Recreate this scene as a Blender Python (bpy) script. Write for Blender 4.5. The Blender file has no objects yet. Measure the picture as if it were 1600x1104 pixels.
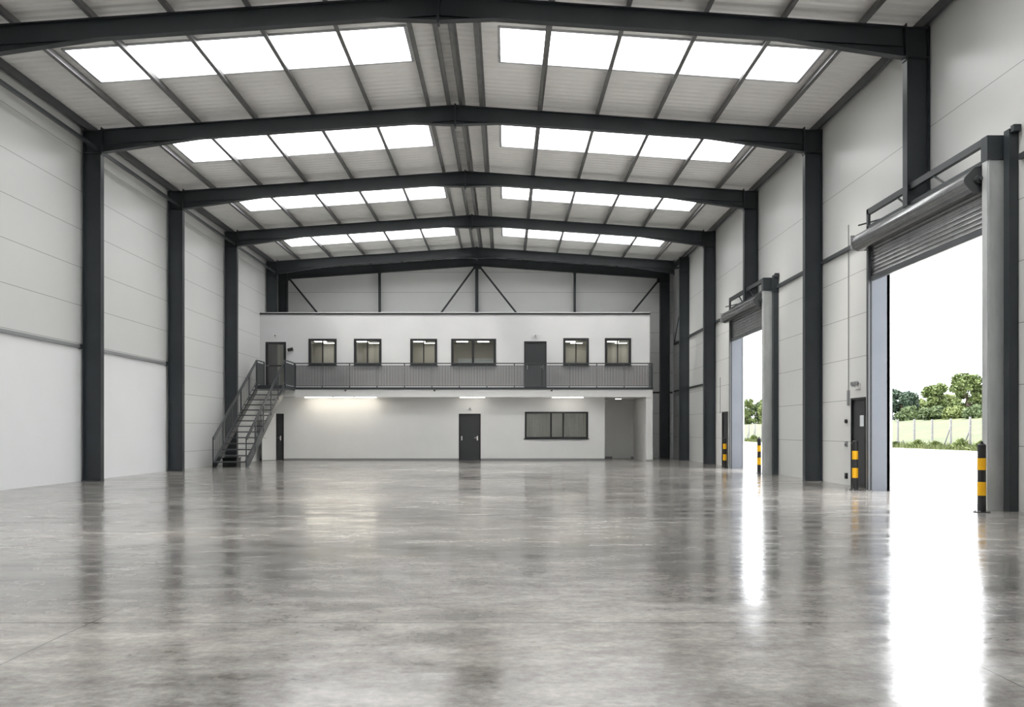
import bpy, math, random
from mathutils import Vector, Matrix
random.seed(7)
C = bpy.context.scene.collection
S = bpy.context.scene

# ------------------------------------------------------------------ camera
F = 1410.0; VX, VY = 789.0, 674.5; HC = 1.29
cam = bpy.data.cameras.new('camera'); cam_o = bpy.data.objects.new('camera', cam); C.objects.link(cam_o)
cam_o.location = (0, 0, HC); cam_o.rotation_euler = (math.pi / 2, 0, 0)
cam.sensor_width = 36; cam.lens = 36 * F / 1600
cam.shift_x = (800 - VX) / 1600; cam.shift_y = (VY - 552) / 1600
cam.clip_end = 2000
S.camera = cam_o

# ------------------------------------------------------------------ sky, sun, exposure
w = bpy.data.worlds.new('sky'); S.world = w; w.use_nodes = True
nt = w.node_tree; nt.nodes.clear()
wo = nt.nodes.new('ShaderNodeOutputWorld'); bg = nt.nodes.new('ShaderNodeBackground')
tc = nt.nodes.new('ShaderNodeTexCoord'); sx = nt.nodes.new('ShaderNodeSeparateXYZ'); rp = nt.nodes.new('ShaderNodeValToRGB')
nt.links.new(tc.outputs['Generated'], sx.inputs[0]); nt.links.new(sx.outputs['Z'], rp.inputs[0])
rp.color_ramp.elements[0].color = (0.42, 0.44, 0.46, 1); rp.color_ramp.elements[1].color = (1.0, 0.985, 0.972, 1)
nt.links.new(rp.outputs[0], bg.inputs['Color']); nt.links.new(bg.outputs[0], wo.inputs[0])
bg.inputs['Strength'].default_value = 5.6
sl = bpy.data.lights.new('sun', 'SUN'); sl.energy = 3.0; sl.angle = math.radians(14); sl.color = (1, 0.96, 0.88)
so = bpy.data.objects.new('sun', sl); C.objects.link(so); so.location = (-30, 0, 60)
so.rotation_euler = Vector((0.42, 0.30, -0.95)).to_track_quat('-Z', 'Y').to_euler()
S.view_settings.view_transform = 'Standard'; S.view_settings.look = 'None'
S.view_settings.gamma = 1; S.view_settings.use_curve_mapping = False
S.view_settings.exposure = 0.78

# ------------------------------------------------------------------ materials
def mat(name, col, rough=0.5, metal=0.0, spec=0.5):
    m = bpy.data.materials.new(name); m.use_nodes = True
    b = m.node_tree.nodes['Principled BSDF']
    b.inputs['Base Color'].default_value = (*col, 1); b.inputs['Roughness'].default_value = rough
    b.inputs['Metallic'].default_value = metal; b.inputs['Specular IOR Level'].default_value = spec
    return m
def N(m, t, **kw):
    n = m.node_tree.nodes.new(t)
    for k, v in kw.items(): setattr(n, k, v)
    return n
def L(m, a, b): m.node_tree.links.new(a, b)
def math_n(m, op, a, b=None, c=None):
    n = N(m, 'ShaderNodeMath', operation=op)
    for i, v in enumerate((a, b, c)):
        if v is None: continue
        if isinstance(v, (int, float)): n.inputs[i].default_value = v
        else: L(m, v, n.inputs[i])
    return n.outputs[0]
def noise(m, scale, detail=4, vec=None, rough=0.55):
    n = N(m, 'ShaderNodeTexNoise'); n.inputs['Scale'].default_value = scale
    n.inputs['Detail'].default_value = detail; n.inputs['Roughness'].default_value = rough
    if vec is not None: L(m, vec, n.inputs['Vector'])
    return n.outputs['Fac']
def coords(m, scale=(1, 1, 1)):
    g = N(m, 'ShaderNodeNewGeometry'); mp = N(m, 'ShaderNodeMapping'); mp.inputs['Scale'].default_value = scale
    L(m, g.outputs['Position'], mp.inputs['Vector']); return mp.outputs[0]
def sep(m):
    g = N(m, 'ShaderNodeNewGeometry'); s = N(m, 'ShaderNodeSeparateXYZ'); L(m, g.outputs['Position'], s.inputs[0]); return s.outputs
def ramp(m, fac, stops):
    r = N(m, 'ShaderNodeValToRGB'); e = r.color_ramp.elements
    while len(e) < len(stops): e.new(0.5)
    for i, (p, c) in enumerate(stops): e[i].position = p; e[i].color = (*c, 1)
    L(m, fac, r.inputs[0]); return r.outputs[0]
def bump(m, h, strength, dist, normal=None):
    b = N(m, 'ShaderNodeBump'); b.inputs['Strength'].default_value = strength; b.inputs['Distance'].default_value = dist
    L(m, h, b.inputs['Height'])
    if normal is not None: L(m, normal, b.inputs['Normal'])
    return b.outputs[0]
def mixc(m, fac, a, b):
    n = N(m, 'ShaderNodeMix', data_type='RGBA'); L(m, fac, n.inputs[0])
    for i, v in ((6, a), (7, b)):
        if isinstance(v, tuple): n.inputs[i].default_value = (*v, 1)
        else: L(m, v, n.inputs[i])
    return n.outputs[2]
def P(m): return m.node_tree.nodes['Principled BSDF']

def varied(name, a, b, scale, rough=0.5, metal=0.0, spec=0.5, sc=(1, 1, 1), bmp=0.0):
    m = mat(name, a, rough, metal, spec)
    f = noise(m, scale, 4, coords(m, sc))
    L(m, ramp(m, f, [(0.3, a), (0.7, b)]), P(m).inputs['Base Color'])
    if bmp: L(m, bump(m, f, bmp, 0.02), P(m).inputs['Normal'])
    return m

M = {}
M['steel'] = varied('anthracite_paint', (0.026, 0.032, 0.037), (0.033, 0.040, 0.046), 2.0, 0.42)
M['galv'] = varied('galvanised_steel', (0.48, 0.50, 0.50), (0.60, 0.62, 0.62), 5.0, 0.42, 0.35, sc=(1, 1, 0.3))
M['purlin'] = varied('galvanised_purlin', (0.13, 0.13, 0.13), (0.19, 0.19, 0.19), 3.0, 0.42, 0.25)
M['slat'] = varied('shutter_slat_metal', (0.20, 0.205, 0.21), (0.30, 0.305, 0.31), 3.0, 0.26, 0.85)
M['rail'] = mat('grey_rail_paint', (0.045, 0.05, 0.055), 0.4)
M['railgrey'] = mat('grey_bar_paint', (0.075, 0.08, 0.085), 0.45)
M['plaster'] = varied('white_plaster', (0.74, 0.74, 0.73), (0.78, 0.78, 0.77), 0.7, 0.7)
M['plaster_dim'] = varied('white_plaster_dimmed', (0.60, 0.605, 0.61), (0.64, 0.645, 0.65), 0.7, 0.7)  # same white plaster as below, darkened to stand in for weaker light upstairs
M['midsteel'] = mat('mid_grey_steel', (0.07, 0.075, 0.08), 0.4, 0.2)
M['cool_panel'] = mat('pale_blue_panel', (0.72, 0.78, 0.82), 0.5)
M['beige'] = varied('room_wall_paint', (0.50, 0.49, 0.45), (0.54, 0.53, 0.49), 0.7, 0.8)
M['door'] = mat('anthracite_door', (0.035, 0.037, 0.04), 0.45)
M['black'] = mat('black_frame', (0.013, 0.014, 0.015), 0.4)
M['skirt'] = mat('grey_skirting', (0.25, 0.25, 0.25), 0.5)
M['white'] = mat('white_plastic', (0.75, 0.75, 0.74), 0.4)
M['chrome'] = mat('brushed_metal', (0.75, 0.75, 0.75), 0.25, 1.0)
M['yellow'] = mat('yellow_band', (0.95, 0.50, 0.005), 0.45)
M['bblack'] = mat('black_bollard', (0.02, 0.02, 0.022), 0.42)
M['trim'] = mat('grey_trim', (0.30, 0.31, 0.32), 0.4, 0.3)
M['reveal'] = varied('grey_blue_reveal_sheet', (0.095, 0.105, 0.125), (0.115, 0.125, 0.145), 1.0, 0.4, 0.2)
M['bark'] = varied('bark', (0.09, 0.07, 0.05), (0.15, 0.12, 0.09), 3.0, 0.9)
M['concrete_post'] = varied('pale_fence_post', (0.10, 0.10, 0.105), (0.17, 0.17, 0.175), 6.0, 0.8)
M['wire'] = mat('fence_wire', (0.16, 0.165, 0.17), 0.5, 0.4)
M['paper'] = mat('white_paper', (0.75, 0.78, 0.8), 0.6)
for i, (a, b) in enumerate([((0.035, 0.06, 0.02), (0.07, 0.10, 0.035)), ((0.07, 0.10, 0.025), (0.13, 0.16, 0.05)),
                            ((0.05, 0.08, 0.02), (0.11, 0.14, 0.04)), ((0.022, 0.045, 0.03), (0.045, 0.075, 0.045))]):
    M['leaf%d' % i] = varied('foliage_%d' % i, a, b, 1.2, 0.7)

def panel_mat(name, zoff, zmin, col, horiz_every=1.0, zmax=99, extra=None):
    """painted sandwich panels: fine horizontal joints, gentle oil-canning"""
    m = mat(name, col, 0.36, 0.0, 0.45); s = sep(m)
    fr = math_n(m, 'FRACT', math_n(m, 'DIVIDE', math_n(m, 'SUBTRACT', s[2], zoff), horiz_every))
    line = math_n(m, 'LESS_THAN', fr, 0.014)
    line = math_n(m, 'MULTIPLY', line, math_n(m, 'GREATER_THAN', s[2], zmin))
    line = math_n(m, 'MULTIPLY', line, math_n(m, 'LESS_THAN', s[2], zmax))
    if extra: line = math_n(m, 'MAXIMUM', line, math_n(m, 'LESS_THAN', math_n(m, 'ABSOLUTE', math_n(m, 'SUBTRACT', s[2], extra)), 0.007))
    f = noise(m, 0.35, 3, coords(m, (1, 1, 1)))
    base = ramp(m, f, [(0.3, col), (0.7, tuple(c * 0.96 for c in col))])
    L(m, mixc(m, line, base, tuple(c * 0.42 for c in col)), P(m).inputs['Base Color'])
    wv = noise(m, 1.1, 2, coords(m, (1, 0.5, 1)))
    # shallow micro ribs of the panel skin
    rib = math_n(m, 'SINE', math_n(m, 'MULTIPLY', s[1], 62.0))
    h = math_n(m, 'ADD', wv, math_n(m, 'MULTIPLY', rib, 0.01))
    L(m, bump(m, h, 0.25, 0.02), P(m).inputs['Normal'])
    return m
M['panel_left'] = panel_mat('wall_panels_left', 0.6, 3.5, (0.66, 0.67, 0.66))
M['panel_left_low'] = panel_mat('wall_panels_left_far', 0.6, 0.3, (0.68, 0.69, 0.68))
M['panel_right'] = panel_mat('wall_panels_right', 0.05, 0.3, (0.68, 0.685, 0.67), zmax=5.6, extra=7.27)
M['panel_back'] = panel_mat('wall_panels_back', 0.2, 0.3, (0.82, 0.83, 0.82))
M['ceil'] = varied('roof_liner_sheet', (0.86, 0.86, 0.835), (0.90, 0.90, 0.875), 1.5, 0.34, 0.0, 0.6)

M['lower_board'] = varied('smooth_white_lower_board', (0.80, 0.81, 0.82), (0.83, 0.84, 0.85), 0.5, 0.38)  # whiter board; its tone step also paints the light fading up the wall
def floor_mat():
    m = mat('polished_concrete', (0.3, 0.3, 0.29), 0.15, 0, 0.6); s = sep(m)
    c = coords(m, (1, 1.0, 1))
    n1 = noise(m, 0.22, 6, c, 0.62); n2 = noise(m, 2.2, 8, coords(m, (0.8, 1.4, 1)), 0.68); n3 = noise(m, 16, 6, c, 0.7)
    mix = math_n(m, 'ADD', math_n(m, 'MULTIPLY', n1, 0.40), math_n(m, 'ADD', math_n(m, 'MULTIPLY', n2, 0.38), math_n(m, 'MULTIPLY', n3, 0.22)))
    base = ramp(m, mix, [(0.39, (0.085, 0.081, 0.075)), (0.47, (0.185, 0.177, 0.166)), (0.53, (0.27, 0.26, 0.245)), (0.61, (0.40, 0.388, 0.365))])
    warm = noise(m, 0.6, 5, coords(m, (0.6, 1.2, 1)), 0.6)
    base = mixc(m, ramp(m, warm, [(0.56, (0, 0, 0)), (0.75, (0.45, 0.45, 0.45))]), base, (0.32, 0.265, 0.215))
    # saw-cut joints
    def ln(ax, v, wd): return math_n(m, 'LESS_THAN', math_n(m, 'ABSOLUTE', math_n(m, 'SUBTRACT', s[ax], v)), wd)
    wob = math_n(m, 'MULTIPLY', math_n(m, 'SUBTRACT', noise(m, 1.5, 3, c), 0.5), 0.03)
    xx = math_n(m, 'ADD', s[0], wob)
    j = ln(1, 6.11, 0.011)
    for v in (-2.8, 2.62):
        l = math_n(m, 'LESS_THAN', math_n(m, 'ABSOLUTE', math_n(m, 'SUBTRACT', xx, v)), 0.0045)
        lim = 11.0 if v < 0 else 6.1
        j = math_n(m, 'MAXIMUM', j, math_n(m, 'MULTIPLY', l, math_n(m, 'LESS_THAN', s[1], lim)))
    base = mixc(m, math_n(m, 'MULTIPLY', j, 0.8), base, (0.07, 0.06, 0.055))
    L(m, base, P(m).inputs['Base Color'])
    r = N(m, 'ShaderNodeMapRange'); r.inputs['From Min'].default_value = 0.35; r.inputs['From Max'].default_value = 0.65
    r.inputs['To Min'].default_value = 0.07; r.inputs['To Max'].default_value = 0.26
    L(m, noise(m, 1.1, 8, coords(m, (0.6, 1.6, 1)), 0.7), r.inputs['Value']); L(m, r.outputs[0], P(m).inputs['Roughness'])
    b1 = bump(m, noise(m, 2.2, 4, c), 0.16, 0.02)
    b2 = bump(m, n3, 0.16, 0.003, b1)
    L(m, b2, P(m).inputs['Normal'])
    return m
M['floor'] = floor_mat()
M['pave'] = varied('pale_yard_concrete', (0.55, 0.54, 0.52), (0.62, 0.61, 0.59), 0.3, 0.85)
def grass_mat():
    m = mat('meadow_grass', (0.1, 0.14, 0.04), 0.9)
    f = noise(m, 0.25, 8, coords(m), 0.7)
    L(m, ramp(m, f, [(0.3, (0.038, 0.056, 0.013)), (0.5, (0.056, 0.072, 0.02)), (0.7, (0.085, 0.092, 0.032))]), P(m).inputs['Base Color'])
    return m
M['grass'] = grass_mat()

def glass_mat(name, tint=(0.95, 0.96, 0.95), refl=0.10):
    m = bpy.data.materials.new(name); m.use_nodes = True; t = m.node_tree; t.nodes.clear()
    o = t.nodes.new('ShaderNodeOutputMaterial'); mx = t.nodes.new('ShaderNodeMixShader')
    tr = t.nodes.new('ShaderNodeBsdfTransparent'); tr.inputs[0].default_value = (*tint, 1)
    gl = t.nodes.new('ShaderNodeBsdfGlossy'); gl.inputs['Roughness'].default_value = 0.02
    mx.inputs[0].default_value = refl
    t.links.new(tr.outputs[0], mx.inputs[1]); t.links.new(gl.outputs[0], mx.inputs[2]); t.links.new(mx.outputs[0], o.inputs[0])
    return m
M['glass'] = glass_mat('window_glass')
def rooflight_mat():
    m = bpy.data.materials.new('translucent_rooflight'); m.use_nodes = True; t = m.node_tree; t.nodes.clear()
    o = t.nodes.new('ShaderNodeOutputMaterial'); mx = t.nodes.new('ShaderNodeMixShader')
    tr = t.nodes.new('ShaderNodeBsdfTransparent'); tr.inputs[0].default_value = (0.95, 0.95, 0.95, 1)
    tl = t.nodes.new('ShaderNodeBsdfTranslucent'); tl.inputs[0].default_value = (0.93, 0.93, 0.93, 1)
    mx.inputs[0].default_value = 0.45
    t.links.new(tr.outputs[0], mx.inputs[1]); t.links.new(tl.outputs[0], mx.inputs[2]); t.links.new(mx.outputs[0], o.inputs[0])
    return m
M['rooflight'] = rooflight_mat()
def emit(name, col, st):
    m = bpy.data.materials.new(name); m.use_nodes = True; t = m.node_tree; t.nodes.clear()
    o = t.nodes.new('ShaderNodeOutputMaterial'); e = t.nodes.new('ShaderNodeEmission')
    e.inputs[0].default_value = (*col, 1); e.inputs[1].default_value = st; t.links.new(e.outputs[0], o.inputs[0]); return m
M['tube_warm'] = emit('warm_tube_light', (1.0, 0.92, 0.78), 20.0)
M['tube_soft'] = emit('soft_tube_light', (1.0, 0.95, 0.86), 9.0)
M['panel_light'] = emit('office_ceiling_light', (1.0, 0.95, 0.85), 7.0)

# ------------------------------------------------------------------ mesh helpers
class MB:
    def __init__(s): s.v = []; s.f = []; s.smooth = set()
    def add(s, vs, fs, smooth=False):
        n = len(s.v); s.v += [tuple(v) for v in vs]
        for f in fs:
            if smooth: s.smooth.add(len(s.f))
            s.f.append(tuple(i + n for i in f))
        return s
    def box(s, x0, x1, y0, y1, z0, z1):
        if x0 > x1: x0, x1 = x1, x0
        if y0 > y1: y0, y1 = y1, y0
        if z0 > z1: z0, z1 = z1, z0
        v = [(x0, y0, z0), (x1, y0, z0), (x1, y1, z0), (x0, y1, z0), (x0, y0, z1), (x1, y0, z1), (x1, y1, z1), (x0, y1, z1)]
        return s.add(v, [(0, 3, 2, 1), (4, 5, 6, 7), (0, 1, 5, 4), (1, 2, 6, 5), (2, 3, 7, 6), (3, 0, 4, 7)])
    def prism_y(s, poly, y0, y1):
        """closed polygon of (x, z) extruded along y"""
        n = len(poly); v = [(x, y0, z) for x, z in poly] + [(x, y1, z) for x, z in poly]
        fs = [tuple(range(n)), tuple(range(2 * n - 1, n - 1, -1))]
        fs += [(i, i + n, (i + 1) % n + n, (i + 1) % n) for i in range(n)]
        return s.add(v, fs)
    def bar(s, a, b, w, h, up=(0, 0, 1)):
        """box-section bar from a to b"""
        a, b = Vector(a), Vector(b); d = (b - a).normalized(); up = Vector(up)
        sd = d.cross(up)
        if sd.length < 1e-4: sd = d.cross(Vector((1, 0, 0)))
        sd.normalize(); u = sd.cross(d).normalized(); v = []
        for p in (a, b):
            for i, j in ((-1, -1), (1, -1), (1, 1), (-1, 1)): v.append(p + sd * (w / 2 * i) + u * (h / 2 * j))
        return s.add(v, [(0, 3, 2, 1), (4, 5, 6, 7), (0, 1, 5, 4), (1, 2, 6, 5), (2, 3, 7, 6), (3, 0, 4, 7)])
    def tube(s, a, b, r, n=12, r2=None, cap=True):
        a, b = Vector(a), Vector(b); d = (b - a).normalized(); r2 = r if r2 is None else r2
        t = Vector((0, 0, 1)) if abs(d.z) < 0.9 else Vector((1, 0, 0)); p = d.cross(t).normalized(); q = d.cross(p)
        v = []
        for c, rr in ((a, r), (b, r2)):
            for i in range(n):
                an = 2 * math.pi * i / n; v.append(c + p * (rr * math.cos(an)) + q * (rr * math.sin(an)))
        s.add(v, [(i, (i + 1) % n, (i + 1) % n + n, i + n) for i in range(n)], True)
        if cap: s.add(v, [tuple(range(n - 1, -1, -1)), tuple(range(n, 2 * n))])
        return s
    def build(s, name, m, parent=None):
        me = bpy.data.meshes.new(name); me.from_pydata(s.v, [], s.f); me.materials.append(m)
        for i in s.smooth: me.polygons[i].use_smooth = True
        me.update()
        o = bpy.data.objects.new(name, me); C.objects.link(o)
        if parent is not None:
            o.parent = parent
            rt = parent
            while rt.parent: rt = rt.parent
            o.matrix_parent_inverse = Matrix.Identity(4)
            off = world_loc(parent)
            if off.length > 1e-9: me.transform(Matrix.Translation(-off))
        return o
def world_loc(o):
    v = Vector((0, 0, 0))
    while o is not None: v += o.location; o = o.parent
    return v
def thing(name, label, cat, loc=(0, 0, 0), group=None):
    o = bpy.data.objects.new(name, None); C.objects.link(o); o.location = loc; o.empty_display_size = 0.2
    return tag(o, label, cat, group)
def tag(o, label, cat, group=None, kind=None):
    o['label'] = label; o['category'] = cat
    if group: o['group'] = group
    if kind: o['kind'] = kind
    return o
def struct(o, label=None, cat=None):
    o['kind'] = 'structure'
    if label: o['label'] = label; o['category'] = cat
    return o
def copy_tree(o, parent=None):
    c = o.copy(); C.objects.link(c); c.parent = parent
    for ch in list(o.children): copy_tree(ch, c)
    return c
def holes_wall(mb, axis, p0, p1, u0, u1, z0, z1, holes):
    """wall slab p0..p1 thick, spanning u0..u1, with rectangular openings (ua, ub, za, zb)"""
    us = sorted({u0, u1} | {min(max(h[i], u0), u1) for h in holes for i in (0, 1)})
    for a, b in zip(us, us[1:]):
        if b - a < 1e-6: continue
        um = (a + b) / 2; hs = sorted([(h[2], h[3]) for h in holes if h[0] < um < h[1]]); z = z0
        for (ha, hb) in hs + [(z1, z1)]:
            if ha > z + 1e-6:
                if axis == 'x': mb.box(p0, p1, a, b, z, ha)
                else: mb.box(a, b, p0, p1, z, ha)
            z = max(z, hb)
    return mb
def at(x, y, Y): return ((x - VX) * Y / F, HC + (VY - y) * Y / F)

# ------------------------------------------------------------------ main dimensions
XL, XR = -11.14, 8.34          # inner faces of the side walls
RX, RZ, SL = -1.31, 9.87, 0.069  # ridge
def ztop(x): return RZ - SL * abs(x - RX)
YB, YF = 44.75, -6.3
FR = [-0.24, 5.76, 11.76, 17.76, 23.76, 29.76, 35.76, 42.0]
D1 = (15.0, 19.7); D2 = (27.85, 31.9)          # shutter openings (y range)
ORD = ['', '', '', 'nearest', 'second nearest', 'third nearest', 'fourth nearest', '']

# ------------------------------------------------------------------ setting
struct(MB().box(XL - .1, XR + .1, YF - .1, YB + .1, -.25, 0).build('floor', M['floor']))
struct(MB().box(XR + .1, 31.8, -60, 420, -.25, -.012).build('yard_pavement', M['pave']))
bank = MB(); prof = [(31.8, -.01), (32.6, .08), (34.5, .25), (42, 1.5), (50, 2.7), (60, 3.1), (110, 3.4), (320, 3.6)]
ys = [-60 + i * 12 for i in range(41)]
vs = [(x, y, z + (random.uniform(-.06, .1) if 33 < x < 200 else 0)) for y in ys for x, z in prof]; n = len(prof)
bank.add(vs, [(j * n + i, j * n + i + 1, (j + 1) * n + i + 1, (j + 1) * n + i) for j in range(40) for i in range(n - 1)], True)
struct(bank.build('grass_bank', M['grass']))
struct(MB().box(-120, XL - .1, -60, 200, -.25, -.02).build('ground', M['grass']))

# left wall (two stretches: smooth lower skin near, jointed far)
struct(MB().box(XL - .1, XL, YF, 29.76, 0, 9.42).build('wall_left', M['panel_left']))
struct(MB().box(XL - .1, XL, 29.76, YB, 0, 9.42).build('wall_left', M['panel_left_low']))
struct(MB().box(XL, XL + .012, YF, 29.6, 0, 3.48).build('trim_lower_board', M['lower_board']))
PD1 = (20.85, 21.72, 0, 2.1); PD2 = (33.75, 34.62, 0, 2.05)
rw = MB(); holes_wall(rw, 'x', XR, XR + .1, YF, YB, 0, 9.5, [(D1[0], D1[1], 0, 5.3), (D2[0], D2[1], 0, 5.2), PD1, PD2])
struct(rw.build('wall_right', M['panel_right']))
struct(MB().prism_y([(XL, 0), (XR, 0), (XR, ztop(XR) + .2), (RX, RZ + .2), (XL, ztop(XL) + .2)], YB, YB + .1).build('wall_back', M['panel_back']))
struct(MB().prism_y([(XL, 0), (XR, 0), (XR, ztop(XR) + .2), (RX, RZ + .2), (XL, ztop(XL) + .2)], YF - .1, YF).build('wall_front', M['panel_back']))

# ribbed roof lining with the rooflight openings
SKY = []   # (y0, y1, side, o0, o1)
bay_y = {0: (1.7, 3.7), 1: (1.7, 3.7), 2: (1.7, 3.6), 3: (1.65, 3.5), 4: (1.75, 3.8), 5: (1.9, 3.9), 6: (2.5, 4.35)}
for i in range(7):
    a, b = bay_y[i]
    SKY.append((FR[i] + a, FR[i] + b, -1, 0.84, 8.22)); SKY.append((FR[i] + a, FR[i] + b, 1, 1.17, 8.22))
def liner(side, skip_list):
    mb = MB(); pitch = 0.25; prof = [(0, 0), (.05, -.03), (.10, -.03), (.15, 0), (.25, 0)]
    oe = (RX - XL) if side < 0 else (XR - RX)
    y = YF
    cuts = sorted({YF, YB + .1} | {s[0] for s in skip_list} | {s[1] for s in skip_list})
    for ya, yb in zip(cuts, cuts[1:]):
        ym = (ya + yb) / 2; hs = [s for s in skip_list if s[0] < ym < s[1]]
        rng = [(0, oe + .1)] if not hs else [(0, hs[0][3]), (hs[0][4], oe + .1)]
        pts = []; yy = ya; k = math.floor((ya - YF) / pitch)
        raw = [(ya, None)]
        base = YF + k * pitch
        P_ = []
        while base < yb + pitch:
            for dy, dz in prof[:-1]: P_.append((base + dy, dz))
            base += pitch
        def zat(q):
            for (a, za), (b, zb) in zip(P_, P_[1:]):
                if a <= q <= b: return za + (zb - za) * (q - a) / (b - a)
            return 0
        pts = [(ya, zat(ya))] + [p for p in P_ if ya < p[0] < yb] + [(yb, zat(yb))]
        for oa, ob in rng:
            v = []
            for (q, dz) in pts:
                for o in (oa, ob): v.append((RX + side * o, q, RZ + .235 - SL * o + dz))
            m_ = len(pts); mb.add(v, [(2 * i, 2 * i + 1, 2 * i + 3, 2 * i + 2) for i in range(m_ - 1)])
            # outer roof skin keeps the daylight out
            v = [(RX + side * o, q, RZ + .33 - SL * o) for q in (ya, yb) for o in (oa, ob)]
            mb.add(v, [(0, 1, 3, 2)])
    return mb
o = liner(-1, [s for s in SKY if s[2] < 0]).build('ceiling', M['ceil']); struct(o)
o = liner(1, [s for s in SKY if s[2] > 0]).build('ceiling', M['ceil']); struct(o)
M['kerb'] = varied('rooflight_kerb_metal', (0.42, 0.43, 0.45), (0.5, 0.51, 0.53), 3, 0.35, 0.3)
for (y0, y1, sd, oa, ob) in SKY:
    bi = [i for i in range(7) if FR[i] < y0 < FR[i + 1]][0]
    if bi < 3:
        lab = 'translucent white rooflight strip in the %s roof slope, overhead and outside the frame' % ('left' if sd < 0 else 'right')
        t = thing('rooflight', lab, 'skylight', (RX + sd * (oa + ob) / 2, (y0 + y1) / 2, RZ), 'rooflights overhead')
    else:
        t = thing('rooflight', 'bright white rooflight strip in the %s roof slope just behind the %s dark rafter' % ('left' if sd < 0 else 'right', ORD[bi]), 'skylight', (RX + sd * (oa + ob) / 2, (y0 + y1) / 2, RZ), 'rooflights in the roof slopes')
    def zz(o_, d): return RZ + .235 + d - SL * o_
    X = lambda o_: RX + sd * o_
    mb = MB(); mb.add([(X(oa), y0, zz(oa, .07)), (X(ob), y0, zz(ob, .07)), (X(ob), y1, zz(ob, .07)), (X(oa), y1, zz(oa, .07))], [(0, 1, 2, 3)])
    mb.build('pane', M['rooflight'], t)
    k = MB(); kw = .04
    for (a, b, c, d) in ((oa - .02, oa + kw, y0, y1), (ob - kw, ob + .02, y0, y1), (oa, ob, y0 - .02, y0 + kw), (oa, ob, y1 - kw, y1 + .02)):
        k.add([(X(p), q, zz(p, e)) for e in (-.035, .1) for (p, q) in ((a, c), (b, c), (b, d), (a, d))],
              [(0, 1, 2, 3), (7, 6, 5, 4), (0, 4, 5, 1), (1, 5, 6, 2), (2, 6, 7, 3), (3, 7, 4, 0)])
    k.build('kerb', M['kerb'], t)

# ------------------------------------------------------------------ steel columns
def column(xa, xb, y, z0, z1, label, cat='column', group='anthracite steel wall columns', fw=.2, base=True, inner_sign=1, slope=True):
    """H-section column: flanges at xa and xb, web between; inner_sign = side of the hall"""
    t = thing('steel_column', label, cat, ((xa + xb) / 2, y, z0), group)
    mb = MB(); tf, tw = .02, .014
    lo, hi = min(xa, xb), max(xa, xb)
    mb.box(lo, lo + tf, y - fw / 2, y + fw / 2, z0 + .015, z1).box(hi - tf, hi, y - fw / 2, y + fw / 2, z0 + .015, z1)
    mb.box(lo + tf, hi - tf, y - tw / 2, y + tw / 2, z0 + .015, z1)
    mb.build('shaft', M['steel'], t)
    st = MB(); zh = min(z1 - .6, 8.64)
    if z1 > 9:
        for zz_ in (zh, z1 - .02): st.box(lo + tf, hi - tf, y - fw / 2 + .005, y + fw / 2 - .005, zz_, zz_ + .016)
        st.build('stiffener', M['steel'], t)
    b = MB().box(lo - .02 if lo - .02 > XL and hi + .02 < XR else lo, hi, y - fw / 2 - .02, y + fw / 2 + .02, z0, z0 + .02)
    b.build('base_plate', M['steel'], t)
    return t
for i in (0, 1, 2):
    for xa, xb in ((-11.08, -10.6), (7.87, 8.32)):
        column(xa, xb, FR[i], 0, ztop(xa), 'dark steel wall column beside or behind the viewpoint', group='columns outside the frame')
lnames = {3: 'dark steel column on the left wall carrying the nearest rafter, left of the picture edge',
          4: 'tall dark steel column on the left wall, the widest one in view there',
          5: 'dark steel column on the left wall, next one behind the widest left column',
          6: 'dark steel column on the left wall whose foot is hidden behind the staircase',
          7: 'dark steel column left of the office top corner, outer one of the far pair'}
for i in (3, 4, 5, 6, 7): column(-11.08, -10.6, FR[i], 0, ztop(-10.85), lnames[i])
column(7.87, 8.32, FR[3], 5.72, ztop(8.1), 'short dark steel column standing on the header of the nearer roller shutter', base=False)
column(7.87, 8.32, FR[4], 0, ztop(8.1), 'wide dark steel column on the right wall between the two shutter doors')
column(7.87, 8.32, FR[5], 5.62, ztop(8.1), 'short dark steel column standing on the header of the farther roller shutter', base=False)
column(7.87, 8.32, FR[6], 0, ztop(8.1), 'dark steel column on the right wall just left of the farther shutter door')
column(7.9, 8.33, 40.9, 0, 9.2, 'dark steel column on the right wall, slimmer, second from the far right corner')
# gable frame
GY = 44.5
column(-11.12, -10.7, GY - .1, 0, ztop(-10.9), 'dark steel gable column behind the office top left corner, inner of the pair', fw=.3)
column(7.62, 8.08, GY - .1, 0, ztop(7.85), 'dark steel corner column of the gable at the far right, beside the white office block', fw=.3)
for k, (px, nm) in enumerate(((593, 'left'), (745, 'middle'), (898, 'right'))):
    X = (px - VX) * GY / F; wd = .15 if k == 1 else .10
    t = thing('gable_post', '%s dark steel post on the grey gable wall above the office roof' % nm, 'post', (X, GY, 0), 'gable posts above the office')
    mb = MB(); mb.box(X - wd / 2, X + wd / 2, GY - .12, GY - .105, 0, ztop(X) - .42).box(X - wd / 2, X + wd / 2, GY + .1, GY + .12, 0, ztop(X) - .42)
    mb.box(X - .008, X + .008, GY - .105, GY + .1, 0, ztop(X) - .42); mb.build('shaft', M['steel'], t)
    MB().box(X - wd / 2 - .04, X + wd / 2 + .04, GY - .12, GY + .12, ztop(X) - .43, ztop(X) - .41).build('cap_plate', M['steel'], t)

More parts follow.
